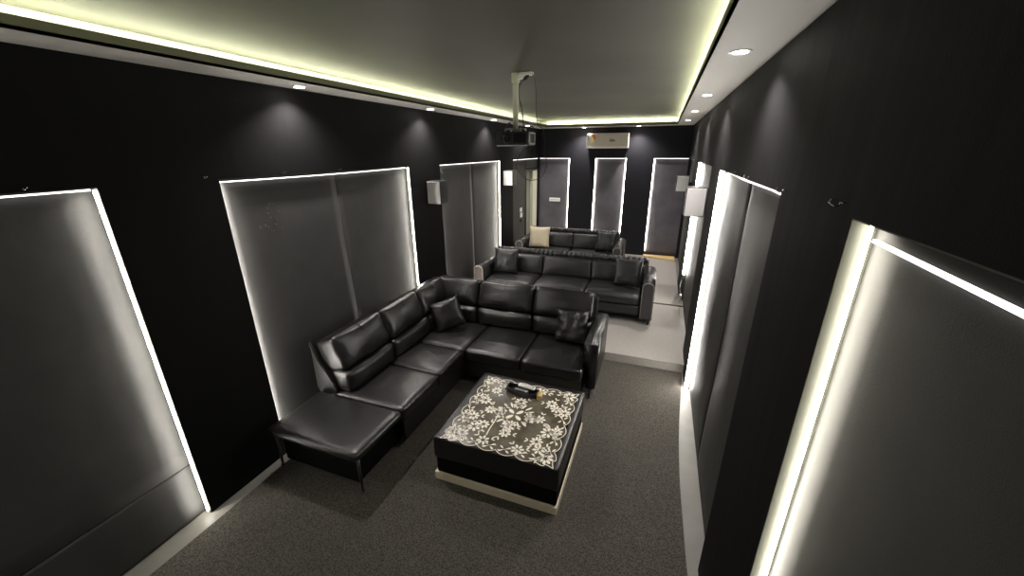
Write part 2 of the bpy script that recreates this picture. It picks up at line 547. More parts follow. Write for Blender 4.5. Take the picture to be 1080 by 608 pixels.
# light strips ------------------------------------------------------------------
def strip(p0, p1, label, w=None, off=None, sag=0.0, wave=0.0):
    b = new()
    p0 = Vector(p0); p1 = Vector(p1)
    across = abs(p1.z - p0.z) < 0.3
    m = M['led_top'] if across else M['led_soft'] if p0.y >= YB else M['led_near'] if p0.x < -1 and min(abs(p0.y - 1.8), abs(p0.y - 4.611)) < .002 else M['led_bright'] if (w or 0) > 0.0155 else M['led']
    if p0.x > 0 and p0.y < 1.3 and not across: m = M['led_soft']
    if m == M['led_soft']: w = 0.006 if p0.y < YB else 0.007
    w = w or (0.008 if across else 0.007)
    if not across and p0.y < YB:              # uprights sit on the linings, a little in front of the sheets
        for p in (p0, p1):
            o_ = 0.004 if (p.x > 0 and p.y < 1.3) else 0.028 if w > 0.0155 else 0.012 if (abs(p.y - 1.8) < .002 or abs(p.y - 4.611) < .002) else 0.034
            p.x += o_ if p.x < -1 else -o_
    n = 24
    pts = []
    for i in range(n + 1):
        t = i / n
        p = p0.lerp(p1, t)
        p.z -= sag * math.sin(PI * t)
        if wave:
            p.z += wave * noise.noise(Vector((t * 6, p0.x, p0.y)))
        pts.append(p)
    # square section ribbon
    d = (p1 - p0).normalized()
    a = d.cross(Vector((0, 0, 1)))
    if a.length < 0.1:
        a = Vector((1, 0, 0))
    a.normalize()
    c = d.cross(a)
    rings = [[b.verts.new(p + a * sx * w / 2 + c * sz * w / 2) for sx, sz in ((-1, -1), (1, -1), (1, 1), (-1, 1))] for p in pts]
    for i in range(n):
        for k in range(4):
            b.faces.new((rings[i][k], rings[i][(k + 1) % 4], rings[i + 1][(k + 1) % 4], rings[i + 1][k]))
    b.faces.new(rings[0]); b.faces.new(list(reversed(rings[-1])))
    bmesh.ops.recalc_face_normals(b, faces=b.faces)
    return tag(obj('light_strip', b, m), label, 'light strip', 'white light strips round the wall panels')
e = 0.012
xl, xr, yb = FL + e, FR - e, FB - e
zt2 = ZT - 0.013
strip((xl, -0.78, zt2 - 0.01), (xl, 1.165, zt2), 'white light strip along the top of the nearest left wall opening', sag=0.004)
strip((xl, 1.165, 0.03), (xl, 1.165, zt2), 'upright white light strip down the right edge of the nearest left panel')
strip((xl, 1.80, zt2 - 0.008), (xl, 3.905, zt2), 'white light strip along the top of the opening behind the corner sofa', sag=0.006)
strip((xl, 1.80, 0.03), (xl, 1.80, zt2), 'upright light strip at the left edge of the opening behind the sofa bench')
strip((xl, 3.905, 0.03), (xl, 3.905, zt2), 'upright light strip at the right edge of the opening behind the sofa corner')
strip((xl, 4.615, zt2), (xl, 6.645, zt2), 'white light strip along the top of the opening between the two left speakers')
strip((xl, 4.611, P1 + .02), (xl, 4.611, zt2), 'upright light strip behind the nearer left speaker')
strip((xl, 6.645, P1 + .02), (xl, 6.645, zt2), 'bright upright light strip ending at the left arm of the middle sofa')
strip((xl, 7.345, zt2), (xl, 9.12, zt2), 'white light strip over the door on the left wall')
strip((xl, yb, zt2), (-2.01, yb, zt2), 'white light strip on top of the back wall opening with the white plate')
strip((-2.012, yb, P2 + .02), (-2.012, yb, zt2), 'upright light strip at the right edge of the back opening with the white plate', w=0.006)
strip((-1.418, yb, zt2), (-0.777, yb, zt2), 'short light strip on top of the narrow opening under the air conditioner')
strip((-1.418, yb, P2 + .02), (-1.418, yb, zt2), 'upright light strip at the left edge of the narrow back opening')
strip((-0.777, yb, P2 + .02), (-0.777, yb, zt2), 'upright light strip at the right edge of the narrow back opening')
strip((-0.196, yb, zt2), (xr, yb, zt2), 'light strip on top of the back opening in the right corner')
strip((-0.196, yb, P2 + .1), (-0.196, yb, zt2), 'upright light strip at the left edge of the back opening above the wooden board')
strip((xr, -0.78, 2.14), (xr, 1.2, 2.183), 'white light strip slanting across the top of the nearest right wall panel', sag=0.0)
strip((xr, 1.222, 0.03), (xr, 1.222, zt2), 'long upright light strip at the edge of the nearest right wall panel')
strip((xr, 1.95, zt2 - 0.01), (xr, 3.93, zt2), 'white light strip along the top of the middle right wall opening', sag=0.008, wave=0.006)
strip((xr, 3.935, 0.03), (xr, 3.935, zt2), 'brightest upright light strip, between coffee table level and right speaker', w=0.03)
strip((xr, 4.67, zt2), (xr, 6.38, zt2), 'white light strip on top of the right opening behind the right speakers')
strip((xr, 6.385, 0.55), (xr, 6.385, zt2), 'upright light strip crossing behind the nearer right speaker', w=0.03)
strip((xr, 7.32, zt2), (xr, 9.12, zt2), 'white light strip at the far top end of the right wall')

# front of the room, behind the camera: unseen blank screen with an added fill-light frame
SC = thing('projection_screen', 'unseen matt screen on the front wall behind the camera, with added fill lights', 'screen', (-1.12, YF + 0.02, 1.5))
b = new()
box(b, -2.3, 0.06, YF, YF + 0.02, 0.8, 2.15)
obj('screen_cloth', b, M['panel'], SC)
for (p0, p1, nm) in (((-2.32, YF + .03, 2.17), (0.08, YF + .03, 2.17), 'top'), ((-2.32, YF + .03, 0.78), (-2.32, YF + .03, 2.17), 'left'), ((0.08, YF + .03, 0.78), (0.08, YF + .03, 2.17), 'right')):
    b = new()
    box(b, p0[0] - 0.012, p1[0] + 0.012, YF + 0.02, YF + 0.04, p0[2] - 0.012, p1[2] + 0.012)
    obj('added_fill_bar', b, M['led_added_fill'], SC)  # added glowing bars that brighten surfaces facing the camera

# door in the left wall ---------------------------------------------------------
door = bpy.data.objects.new('door_1', None)
C.objects.link(door)
door.location = (FL, 8.62, P2)
door['kind'] = 'structure'
b = new()
fx0, fx1 = FL - 0.19, FL + 0.02
box(b, fx0, fx1, 8.245, 8.275, P2, 2.0)
box(b, fx0, fx1, 8.275, 9.08, 1.965, 2.0)
obj('door_frame', b, M['liner'], door)
b = new()
box(b, FL - 0.10, FL - 0.06, 8.28, 8.74, P2 + 0.005, 1.96, bev=0.003)
for z0, z1 in ((0.3, 1.0), (1.15, 1.85)):
    box(b, FL - 0.06, FL - 0.054, 8.36, 8.66, z0, z1, bev=0.003)
leaf = obj('door_leaf', b, M['door'], door)
b = new()
box(b, FL - 0.06, FL + 0.015, 8.745, 9.06, P2 + 0.005, 1.962, bev=0.004)
obj('side_board', b, M['pole'], door)
b = new()
tube(b, [(FL - 0.058, 8.33, 1.08), (FL - 0.02, 8.33, 1.08), (FL - 0.02, 8.42, 1.08)], 0.008)
h = obj('door_handle', b, M['chrome'], leaf, world=False)
for v in h.data.vertices:
    v.co = v.co - door.location

# carpets
def carpet(label, x0, x1, y0, y1, z, m, pts=None):
    b = new()
    if pts:
        prism(b, pts, 'z', z, z + 0.006)
    else:
        box(b, x0, x1, y0, y1, z, z + 0.006)
    tag(obj('carpet', b, m), label, 'carpet')
edge = [(p.x, p.y) for p in spline([(XR - 0.01, 4.2, 0), (0.43, 3.8, 0), (0.395, 3.2, 0), (0.385, 2.6, 0), (0.40, 2.0, 0), (0.415, 1.4, 0), (0.4, -1.2, 0)], 6)]
carpet('dark speckled grey carpet on the lower floor under the coffee table', 0, 0, 0, 0, 0.0, M['carpet'],
       pts=[(-2.625, -1.2), (-2.615, 1.2), (-2.63, 2.4), (-2.63, Y1 - 0.008), (XR - 0.01, Y1 - 0.008)] + edge)
b = new()
box(b, XL + 0.01, XR - 0.005, Y1 - 0.005, Y2 - 0.007, P1 - 0.006, P1)
box(b, XL + 0.01, XR - 0.005, Y1 - 0.006, Y1, 0.0, P1)
tag(obj('carpet', b, M['carpet_up']), 'lighter grey carpet covering the first raised step under the middle sofa', 'carpet')
b = new()
prism(b, [(XL + 0.01, Y2), (0.345, Y2), (XR - 0.005, Y2 + 0.6), (XR - 0.005, YB - 0.005), (XL + 0.01, YB - 0.005)], 'z', P2 - 0.006, P2)
box(b, XL + 0.01, XR - 0.005, Y2 - 0.006, Y2, P1, P2)
tag(obj('carpet', b, M['carpet_up']), 'lighter grey carpet covering the highest step under the rear sofa', 'carpet')

# wooden ledge below the right corner sheet
b = new()
prism(b, [(-0.215, YB - 0.003), (0.44, YB - 0.003), (0.44, 8.76), (-0.21, 8.94)], 'z', P2, P2 + 0.03)
tag(obj('wooden_board', b, M['wood']), 'yellow wooden board lying on the floor at the foot of the right corner sheet', 'board')

# hooks above the openings
def hook(pos, wall, label):
    b = new()
    sgn = 1 if wall == 'L' else -1
    pts = [Vector((0, 0, 0)), Vector((0.012, 0, 0))]
    for k in range(0, 11):
        a = PI + k * 2 * PI * 0.82 / 10
        pts.append(Vector((0.024 + 0.012 * math.cos(a), 0.0, 0.012 * math.sin(a))))
    R = Matrix.Rotation(0.6, 4, 'X')
    tube(b, [Vector(pos) + Vector((sgn * p.x, p.y + p.z * 0.7, p.z * 0.7)) for p in pts], 0.0018, n=6)
    tag(obj('cup_hook', b, M['chrome']), label, 'hook', 'small screw hooks over the wall openings')
hook((XR, 1.30, 2.262), 'R', 'small round screw hook above the nearest right wall opening')
hook((XR, 3.09, 2.252), 'R', 'small screw hook over the left part of the middle right opening')
hook((XR, 2.6, 2.25), 'R', 'small screw hook over the middle of the middle right opening')
hook((XR, 1.86, 2.245), 'R', 'small screw hook over the near corner of the middle right opening')
hook((XL, 1.70, 2.252), 'L', 'small screw hook in the black wall left of the sofa opening')
hook((XL, 0.92, 2.25), 'L', 'small screw hook over the nearest left wall opening')
hook((XL, 2.27, 2.25), 'L', 'small screw hook over the sheet left of the crack')
hook((XL, 2.84, 2.25), 'L', 'small screw hook over the crack between the two sofa side sheets')

# recessed ceiling lamps -----------------------------------------------------------
def downlight(x, y, label, power=SPOT_W):
    t = thing('downlight', label, 'ceiling light', (x, y, ZS), 'recessed ceiling lamps')
    b = new()
    lathe(b, (x, y, ZS), [(0.036, -0.0005), (0.038, -0.004), (0.05, -0.004), (0.053, 0.0005)], 28)
    obj('lamp_ring', b, M['white'], t)
    b = new()
    lathe(b, (x, y, ZS), [(0.034, -0.0045), (0.034, -0.006), (0.02, -0.008)], 24)
    obj('lamp_lens', b, M['lens'], t)
    ld = bpy.data.lights.new('lamp_beam', 'SPOT')
    ld.energy = power
    ld.color = (1, 0.93, 0.9)
    ld.spot_size = math.radians(130)
    ld.spot_blend = 1.0
    ld.shadow_soft_size = 0.03
    lo = bpy.data.objects.new('lamp_beam', ld)
    C.objects.link(lo)
    lo.parent = t
    lo.location = (0, 0, -0.02)
words = ['nearest', 'second', 'third', 'farthest']
for i, y in enumerate((2.44, 4.24, 6.1, 7.8)):
    downlight(-2.575, y, '%s recessed lamp in the left ceiling border' % words[i])
for i, y in enumerate((2.44, 4.16, 5.8, 7.5)):
    downlight(0.29, y, '%s recessed lamp in the right ceiling border' % words[i])
downlight(-1.67, 8.87, 'recessed lamp left above the air conditioner')
downlight(-0.56, 8.87, 'recessed lamp right above the air conditioner')

# ------------------------------------------------------------------ corner sofa
SF = thing('corner_sofa', 'large black leather corner sofa with an open bench end beside the coffee table', 'sofa', (-2.0, 3.2, 0))
L = M['leather']
b = new()
prism(b, [(-2.58, 1.70), (-1.86, 1.70), (-1.86, 3.32), (-0.53, 3.32), (-0.53, 4.16), (-2.58, 4.16)], 'z', 0.07, 0.31)
obj('base', b, M['black_frame'], SF)
for (x, y) in ((-2.62, 1.68), (-1.82, 1.68), (-1.9, 2.6), (-0.455, 3.42), (-0.47, 4.12), (-2.5, 4.12)):
    b = new()
    tube(b, [(x, y, 0.006), (x, y, 0.31 if y < 2 else 0.12)], [0.009, 0.013], n=10)
    lathe(b, (x, y, 0.006), [(0.016, 0), (0.016, 0.006), (0.01, 0.01)], 12)
    obj('leg', b, M['black'], SF)
seats = [(-2.625, -1.76, 1.61, 2.155), (-2.5, -1.76, 2.16, 2.735), (-2.5, -1.76, 2.74, 3.235)]
for i, (x0, x1, y0, y1) in enumerate(seats):
    b = new()
    cushion(b, x0, x1, y0, y1, 0.275 if i else 0.345, 0.415, r=0.035, puff=(0, 0, 0.016), seed=i * 3.1)
    obj('seat', b, L, SF)
b = new()
cushion(b, -2.5, -1.765, 3.24, 3.98, 0.275, 0.415, r=0.035, puff=(0, 0, 0.016), seed=11)
obj('seat', b, L, SF)
for i, (x0, x1) in enumerate(((-1.76, -1.14), (-1.135, -0.515))):
    b = new()
    cushion(b, x0, x1, 3.235, 3.98, 0.275, 0.415, r=0.035, puff=(0, 0.0, 0.018), seed=20 + i * 5)
    obj('seat', b, L, SF)
# front aprons
b = new()
box(b, -1.80, -1.775, 2.17, 3.25, 0.10, 0.29, bev=0.006)
box(b, -1.80, -0.52, 3.25, 3.275, 0.10, 0.29, bev=0.006)
obj('apron', b, L, SF)
# back frames
b = new()
prism(b, [(-2.64, 0.1), (-2.50, 0.1), (-2.50, 0.5), (-2.55, 0.84), (-2.60, 0.86), (-2.66, 0.82)], 'y', 2.21, 4.14)
prism(b, [(4.18, 0.1), (4.0, 0.1), (4.0, 0.5), (4.08, 0.84), (4.13, 0.86), (4.2, 0.82)], 'x', -2.64, -0.52)
obj('back_frame', b, L, SF)
# slim side wing closing the back on the bench end
b = new()
prism(b, [(-2.665, 0.80), (-2.68, 0.85), (-2.655, 0.875), (-2.60, 0.70), (-2.50, 0.56), (-2.44, 0.44), (-2.45, 0.40), (-2.63, 0.36), (-2.67, 0.42)], 'y', 2.165, 2.215)
bmesh.ops.bevel(b, geom=b.edges[:], offset=0.008, segments=2, affect='EDGES')
obj('side_wing', b, L, SF, smooth=False)
# lumbar rolls
def lum(x0, x1, y0, y1, tilt, axis, seed):
    b = new()
    cushion(b, x0, x1, y0, y1, 0.40, 0.615, r=0.05, puff=(0.025 if axis == 'y' else 0, 0.025 if axis == 'x' else 0, 0.0), seed=seed, wr=0.007)
    obj('lumbar_cushion', b, L, SF)
lum(-2.53, -2.31, 2.20, 2.83, 0, 'y', 1)
lum(-2.53, -2.31, 2.835, 3.50, 0, 'y', 2)
lum(-2.53, -2.31, 3.505, 4.02, 0, 'y', 3)
lum(-2.32, -1.92, 3.88, 4.08, 0, 'x', 4)
lum(-1.915, -1.225, 3.88, 4.08, 0, 'x', 5)
lum(-1.22, -0.53, 3.88, 4.08, 0, 'x', 6)
# head cushions, leaning back
def head(x0, x1, y0, y1, axis, seed):
    b = new()
    cx, cy = (x0 + x1) / 2, (y0 + y1) / 2
    if axis == 'y':
        R = Matrix.Translation((-2.42, cy, 0.6)) @ Matrix.Rotation(math.radians(-20), 4, 'Y')
        cushion(b, -0.11, 0.09, -(y1 - y0) / 2, (y1 - y0) / 2, 0.0, 0.32, r=0.045, puff=(0.035, 0, 0.004), m=R, seed=seed, wr=0.007)
    else:
        R = Matrix.Translation((cx, 4.0, 0.6)) @ Matrix.Rotation(math.radians(-20), 4, 'X')
        cushion(b, -(x1 - x0) / 2, (x1 - x0) / 2, -0.09, 0.11, 0.0, 0.32, r=0.045, puff=(0, 0.035, 0.004), m=R, seed=seed, wr=0.007)
    o = obj('head_cushion', b, L, SF)
    b = new()                       # stitched seam over the crown of the cushion
    if axis == 'y':
        pts = [(-0.09, 0.0, 0.315), (0.0, 0.004, 0.323), (0.06, 0.0, 0.318), (0.1, 0.0, 0.29), (0.12, 0, 0.24)]
    else:
        pts = [(0, -0.12, 0.24), (0, -0.1, 0.29), (0, -0.06, 0.318), (0.004, 0.0, 0.323), (0, 0.09, 0.315)]
    tube(b, spline(pts, 5), 0.0022, n=6, m=R)
    for v in b.verts:
        v.co -= SF.location
    obj('seam', b, M['black_frame'], o, world=False)
head(0, 0, 2.205, 2.835, 'y', 7)
head(0, 0, 2.84, 3.45, 'y', 8)
head(0, 0, 3.455, 4.02, 'y', 9)
head(-2.5, -1.93, 0, 0, 'x', 10)
head(-1.925, -1.235, 0, 0, 'x', 11)
head(-1.23, -0.545, 0, 0, 'x', 12)
# right arm, flaring outwards
b = new()
prism(b, [(3.42, 0.10), (3.36, 0.42), (3.29, 0.655), (3.33, 0.69), (3.7, 0.685), (4.16, 0.66), (4.2, 0.62), (4.2, 0.10)], 'x', -0.505, -0.405)
for v in b.verts:
    v.co.x += (v.co.z - 0.1) * 0.02 if v.co.x > -0.45 else -(v.co.z - 0.1) * 0.02
bmesh.ops.bevel(b, geom=b.edges[:], offset=0.018, segments=3, affect='EDGES')
obj('armrest', b, L, SF, smooth=True)

def scatter(label, loc, size, rx, ry, rz, m, t=0.065, seed=0, crease=0.008, group=None):
    R = Matrix.Translation(loc) @ Matrix.Rotation(rz, 4, 'Z') @ Matrix.Rotation(rx, 4, 'X') @ Matrix.Rotation(ry, 4, 'Y')
    b = new()
    pillow(b, size, t, seed=seed, crease=crease)
    o = obj('throw_pillow', b, m)
    o.matrix_world = R
    b = new()
    s = size / 2 * 1.0
    tag(o, label, 'pillow', group)
    return o
G1 = 'black leather throw pillows'
scatter('black leather throw pillow leaning in the corner of the corner sofa', (-2.165, 3.63, 0.605), 0.36, math.radians(-24), math.radians(-16), math.radians(30), L, seed=1, group=G1)
scatter('wrinkled black leather throw pillow against the right arm of the corner sofa', (-0.74, 3.80, 0.60), 0.37, math.radians(-20), math.radians(-4), math.radians(-8), L, seed=5, crease=0.022, group=G1)

# ------------------------------------------------------------------ straight sofas
def straight_sofa(label, x0, x1, yf, z0, ncush, nseat, left_face, right_face):
    t = thing('three_seat_sofa', label, 'sofa', ((x0 + x1) / 2, yf + 0.42, z0))
    L2 = M['leather2']
    aw = 0.165
    xi0, xi1 = x0 + aw, x1 - aw
    b = new()
    box(b, xi0 - 0.02, xi1 + 0.02, yf + 0.04, yf + 0.78, z0 + 0.09, z0 + 0.2, bev=0.01)
    obj('base', b, M['black_frame'], t)
    b = new()
    cushion(b, xi0, xi1, yf + 0.02, yf + 0.6, z0 + 0.12, z0 + 0.27, r=0.03, puff=(0, 0.01, 0), seed=3, n=14)
    obj('front_rail', b, L2, t)
    ws = (xi1 - xi0) / nseat
    for i in range(nseat):
        b = new()
        cushion(b, xi0 + i * ws + 0.002, xi0 + (i + 1) * ws - 0.002, yf, yf + 0.6, z0 + 0.265, z0 + 0.42, r=0.05, puff=(0, 0.012, 0.02), seed=i * 4.3 + x0, wr=0.006)
        obj('seat', b, L2, t)
    # leaning back board
    b = new()
    prism(b, [(yf + 0.56, z0 + 0.1), (yf + 0.56, z0 + 0.45), (yf + 0.67, z0 + 0.72), (yf + 0.74, z0 + 0.75), (yf + 0.80, z0 + 0.70), (yf + 0.80, z0 + 0.1)], 'x', x0 + 0.12, x1 - 0.12)
    obj('backrest', b, L2, t)
    wb = (xi1 - xi0) / ncush
    for i in range(ncush):
        b = new()
        R = Matrix.Translation((xi0 + (i + 0.5) * wb, yf + 0.57, z0 + 0.40)) @ Matrix.Rotation(math.radians(-15), 4, 'X')
        cushion(b, -wb / 2 + 0.002, wb / 2 - 0.002, -0.06, 0.06, 0.0, 0.30, r=0.04, puff=(0, 0.025, 0.003), m=R, seed=i * 2.7 + x0, wr=0.006)
        obj('back_cushion', b, L2, t)
    # gathered roll along the top of the back
    b = new()
    n = 200
    pts, rad = [], []
    xa, xb = x0 + 0.12, x1 - 0.13
    pleats = int((xb - xa) / 0.075)
    for i in range(n + 1):
        s = i / n
        endf = min(1, min(s, 1 - s) * 30 + 0.55)
        pts.append((xa + (xb - xa) * s, yf + 0.70, z0 + 0.735))
        rad.append((0.042 + 0.012 * abs(math.sin(PI * pleats * s))) * endf)
    tube(b, pts, rad, n=14)
    obj('gathered_roll', b, L2, t)
    # arms: arched section, extruded front to back
    for side, xa, xb, fm in ((-1, x0, x0 + aw, left_face), (1, x1 - aw, x1, right_face)):
        def arch(ax, bx, top, bot, k=10):
            r = (bx - ax) / 2
            P = [(ax, bot)]
            for q in range(k + 1):
                a = PI - PI * q / k
                P.append(((ax + bx) / 2 + r * math.cos(a), top - r * 0.75 + r * 0.75 * math.sin(a)))
            P.append((bx, bot))
            return P
        b = new()
        prism(b, arch(xa, xb, z0 + 0.63, z0 + 0.09), 'y', yf - 0.005, yf + 0.82)
        for f in b.faces:
            if len(f.verts) == 4: f.smooth = True
        arm = obj('armrest', b, L2, t)
        b = new()
        prism(b, arch(xa + 0.022, xb - 0.022, z0 + 0.607, z0 + 0.11), 'y', yf - 0.012, yf - 0.004)
        for v in b.verts: v.co -= t.location
        obj('arm_facing', b, fm, arm, world=False)
        b = new()
        tube(b, [(p[0], yf - 0.013, p[1]) for p in arch(xa + 0.012, xb - 0.012, z0 + 0.619, z0 + 0.10)], 0.008, n=6)
        for v in b.verts: v.co -= t.location
        obj('beading', b, M['beading'], arm, world=False)
    for (x, y) in ((x0 + 0.06, yf + 0.05), (x1 - 0.04, yf + 0.05), (x0 + 0.06, yf + 0.74), (x1 - 0.06, yf + 0.74)):
        b = new()
        lathe(b, (x, y, z0), [(0.012, 0), (0.014, 0.02), (0.028, 0.075), (0.03, 0.1)], 12)
        obj('leg', b, M['black'], t)
    return t
straight_sofa('wide black leather sofa with gathered top roll, standing on the first carpeted step', -2.58, 0.075, 5.20, P1, 3, 3, M['brownface'], M['greyface'])
straight_sofa('smaller black leather sofa at the back on the highest step', -2.55, -0.53, 7.0, P2, 2, 2, M['greyface'], M['greyface'])
L2 = M['leather2']
scatter('black throw pillow at the left arm of the middle sofa', (-2.19, 5.58, 0.735), 0.40, math.radians(-14), 0.02, math.radians(6), L2, seed=2, group=G1)
scatter('black throw pillow at the right arm of the middle sofa', (-0.31, 5.56, 0.735), 0.40, math.radians(-16), -0.04, math.radians(-12), L2, seed=3, group=G1)
scatter('cream woven throw pillow at the left end of the rear sofa', (-2.17, 7.36, 0.76), 0.42, math.radians(-12), 0.0, math.radians(4), M['fabric_cream'], seed=4)
scatter('black throw pillow at the right end of the rear sofa', (-0.87, 7.40, 0.745), 0.38, math.radians(-14), 0.0, math.radians(-8), L2, seed=6, group=G1)

# ------------------------------------------------------------------ coffee table
TX0, TX1, TY0, TY1 = -1.385, -0.425, 1.985, 2.935
CT = thing('coffee_table', 'square black leather coffee table on a cream plinth in front of the corner sofa', 'table', ((TX0 + TX1) / 2, (TY0 + TY1) / 2, 0.006))
b = new()
box(b, TX0 - 0.004, TX1 - 0.004, TY0 + 0.0, TY1 + 0.004, 0.006, 0.072, bev=0.003)
obj('plinth', b, M['cream'], CT)
b = new()
box(b, TX0 + 0.012, TX1 - 0.01, TY0 + 0.012, TY1 - 0.012, 0.072, 0.215, bev=0.012)
obj('lower_body', b, M['black_frame'], CT)
b = new()
cushion(b, TX0, TX1, TY0, TY1, 0.215, 0.405, r=0.018, puff=(0, 0, 0.0), n=16, wr=0.002)
obj('padded_top', b, M['leather'], CT)

# lace-patterned plastic table cover: one object, sheet and white pattern
b = new()
zc = 0.4085
X0, X1, Ya, Yb = -1.318, -0.462, 1.985, 2.872
def ribbon(bm, pts, wd, z, mi):
    n = len(pts)
    Ls, Rs = [], []
    for i in range(n):
        d = (Vector(pts[min(i + 1, n - 1)]) - Vector(pts[max(i - 1, 0)]))
        d.normalize()
        nn = Vector((-d.y, d.x))
        p = Vector(pts[i])
        Ls.append(bm.verts.new((p.x + nn.x * wd / 2, p.y + nn.y * wd / 2, z)))
        Rs.append(bm.verts.new((p.x - nn.x * wd / 2, p.y - nn.y * wd / 2, z)))
    for i in range(n - 1):
        f = bm.faces.new((Rs[i], Rs[i + 1], Ls[i + 1], Ls[i]))
        f.material_index = mi
def scallop():
    pts = []
    corners = [(X0, Ya), (X1, Ya), (X1, Yb), (X0, Yb)]
    for c in range(4):
        p = Vector(corners[c]); q = Vector(corners[(c + 1) % 4])
        d = (q - p).normalized(); inn = Vector((-d.y, d.x))
        n = 6
        Ln = (q - p).length
        for k in range(n):
            for j in range(12):
                s = (k + j / 12) / n
                a = j / 12
                off = 0.032 - 0.032 * math.sin(PI * a) ** 0.8
                fade = 1.0
                if k == 0: fade = a
                if k == n - 1: fade = 1 - a if a > 0.5 else 1
                if k in (0,) and a < 0.5: off = 0.02 * math.sin(PI * a)
                if k == n - 1 and a > 0.5: off = 0.02 * math.sin(PI * a)
                pts.append(tuple(p + d * Ln * s + inn * off))
    pts.append(pts[0])
    return pts
sc = scallop()
f = b.faces.new([b.verts.new((p[0], p[1], zc)) for p in sc[:-1]])
f.material_index = 0
bmesh.ops.triangulate(b, faces=[f])
zl = zc + 0.0008
ribbon(b, sc, 0.0055, zl, 1)
def petal(cx, cy, a, r0, r1, wd):
    dx, dy = math.cos(a), math.sin(a)
    vs = []
    for s, k in ((0, 0.25), (0.3, 0.8), (0.62, 1.0), (0.88, 0.6), (1.0, 0.0), (0.88, -0.6), (0.62, -1.0), (0.3, -0.8), (0, -0.25)):
        r = r0 + (r1 - r0) * s
        vs.append(b.verts.new((cx + dx * r - dy * k * wd / 2, cy + dy * r + dx * k * wd / 2, zl)))
    ff = b.faces.new(vs)
    ff.material_index = 1
def flower(cx, cy, R=0.046, n=8, ph=0.0):
    for k in range(n):
        petal(cx, cy, ph + 2 * PI * k / n, R * 0.26, R, R * 0.42)
FLW = [[-1.258, 2.80], [-1.154, 2.68], [-1.257, 2.538], [-1.19, 2.52], [-1.262, 2.29], [-1.195, 2.30], [-1.138, 2.188], [-1.08, 2.235], [-1.255, 2.055], [-1.195, 2.095], [-1.013, 2.075], [-1.10, 2.417], [-1.018, 2.43], [-0.884, 2.273], [-1.039, 2.80], [-0.9, 2.60], [-0.775, 2.79], [-0.65, 2.66], [-0.535, 2.81], [-0.525, 2.575], [-0.60, 2.60], [-0.758, 2.42], [-0.69, 2.435], [-0.53, 2.34], [-0.59, 2.31], [-0.64, 2.19], [-0.743, 2.07], [-0.535, 2.055], [-0.60, 2.12], [-0.89, 2.20]]
for i, (fx, fy) in enumerate(FLW):
    flower(fx, fy, 0.05 if i % 3 else 0.056, 8 if i % 2 else 7, i * 0.7)
# leaves and tendrils along the border and round the middle
for k in range(6):
    s = 0.1 + 0.16 * k
    for (p, q) in (((X0 + 0.06, Ya + 0.055), (X1 - 0.06, Ya + 0.055)), ((X1 - 0.055, Ya + 0.06), (X1 - 0.055, Yb - 0.06)), ((X1 - 0.06, Yb - 0.055), (X0 + 0.06, Yb - 0.055)), ((X0 + 0.055, Yb - 0.06), (X0 + 0.055, Ya + 0.06))):
        P = Vector(p).lerp(Vector(q), s)
        d = (Vector(q) - Vector(p)).normalized()
        a = math.atan2(d.y, d.x)
        for da in (0.6, -0.6, PI + 0.6, PI - 0.6):
            petal(P.x, P.y, a + da, 0.014, 0.05, 0.015)
        pts = [(P.x + d.x * t * 0.1 - d.y * 0.018 * math.sin(t * 3), P.y + d.y * t * 0.1 + d.x * 0.018 * math.sin(t * 3)) for t in [j / 8 - 0.5 for j in range(9)]]
        ribbon(b, pts, 0.004, zl + 0.0002, 1)
for k in range(4):
    a = k * PI / 2 + PI / 4 + 0.1
    petal(-0.893, 2.425, a, 0.015, 0.085, 0.034)
    petal(-0.893, 2.425, a + 0.35, 0.09, 0.16, 0.018)
    petal(-0.893, 2.425, a - 0.35, 0.09, 0.16, 0.018)
    petal(-0.893, 2.425, a, 0.10, 0.17, 0.02)
    flower(-0.893 + 0.12 * math.cos(a + PI / 4), 2.425 + 0.12 * math.sin(a + PI / 4), 0.045, 8, a)
for i, (fx, fy) in enumerate(FLW):
    for q in range(3):
        a = i * 1.3 + q * 2.1
        px, py = fx + 0.062 * math.cos(a), fy + 0.062 * math.sin(a)
        if X0 + 0.03 < px < X1 - 0.03 and Ya + 0.03 < py < Yb - 0.03:
            petal(px, py, a + 0.8, 0.0, 0.036, 0.013)
            petal(px, py, a - 0.5, 0.0, 0.03, 0.011)
ribbon(b, [(-1.02, 2.40), (-1.012, 2.30), (-1.015, 2.2), (-1.01, 2.13)], 0.008, zl + 0.0003, 1)
tag(obj('table_cover', b, [M['sheet'], M['lace']]), 'clear brown plastic cover with white lace flowers lying on the coffee table', 'table cover')

# tray with remotes on the table
zt0 = 0.4105
ang = math.radians(-6)
R = Matrix.Translation((-0.935, 2.715, zt0)) @ Matrix.Rotation(ang, 4, 'Z')
b = new()
pts = []
for k in range(17):
    a = PI + PI * k / 16
    pts.append((0.145 * math.cos(a), 0.055 * math.sin(a) * 1.0))
out = pts + [(0.145, 0.055), (-0.145, 0.055)]
inn = [(p[0] * 0.93, p[1] * 0.86) for p in out]
prism(b, out, 'z', 0, 0.006, m=R)
for i in range(len(out)):
    j = (i + 1) % len(out)
    q = [Vector((*out[i], 0.006)), Vector((*out[j], 0.006)), Vector((*out[j], 0.042)), Vector((*out[i], 0.042)),
         Vector((*inn[i], 0.006)), Vector((*inn[j], 0.006)), Vector((*inn[j], 0.042)), Vector((*inn[i], 0.042))]
    V = [b.verts.new(R @ t) for t in q]
    b.faces.new((V[0], V[1], V[2], V[3])); b.faces.new((V[5], V[4], V[7], V[6])); b.faces.new((V[3], V[2], V[6], V[7]))
bmesh.ops.recalc_face_normals(b, faces=b.faces)
tag(obj('remote_tray', b, M['black']), 'black boat-shaped tray holding the remotes on the coffee table', 'tray')
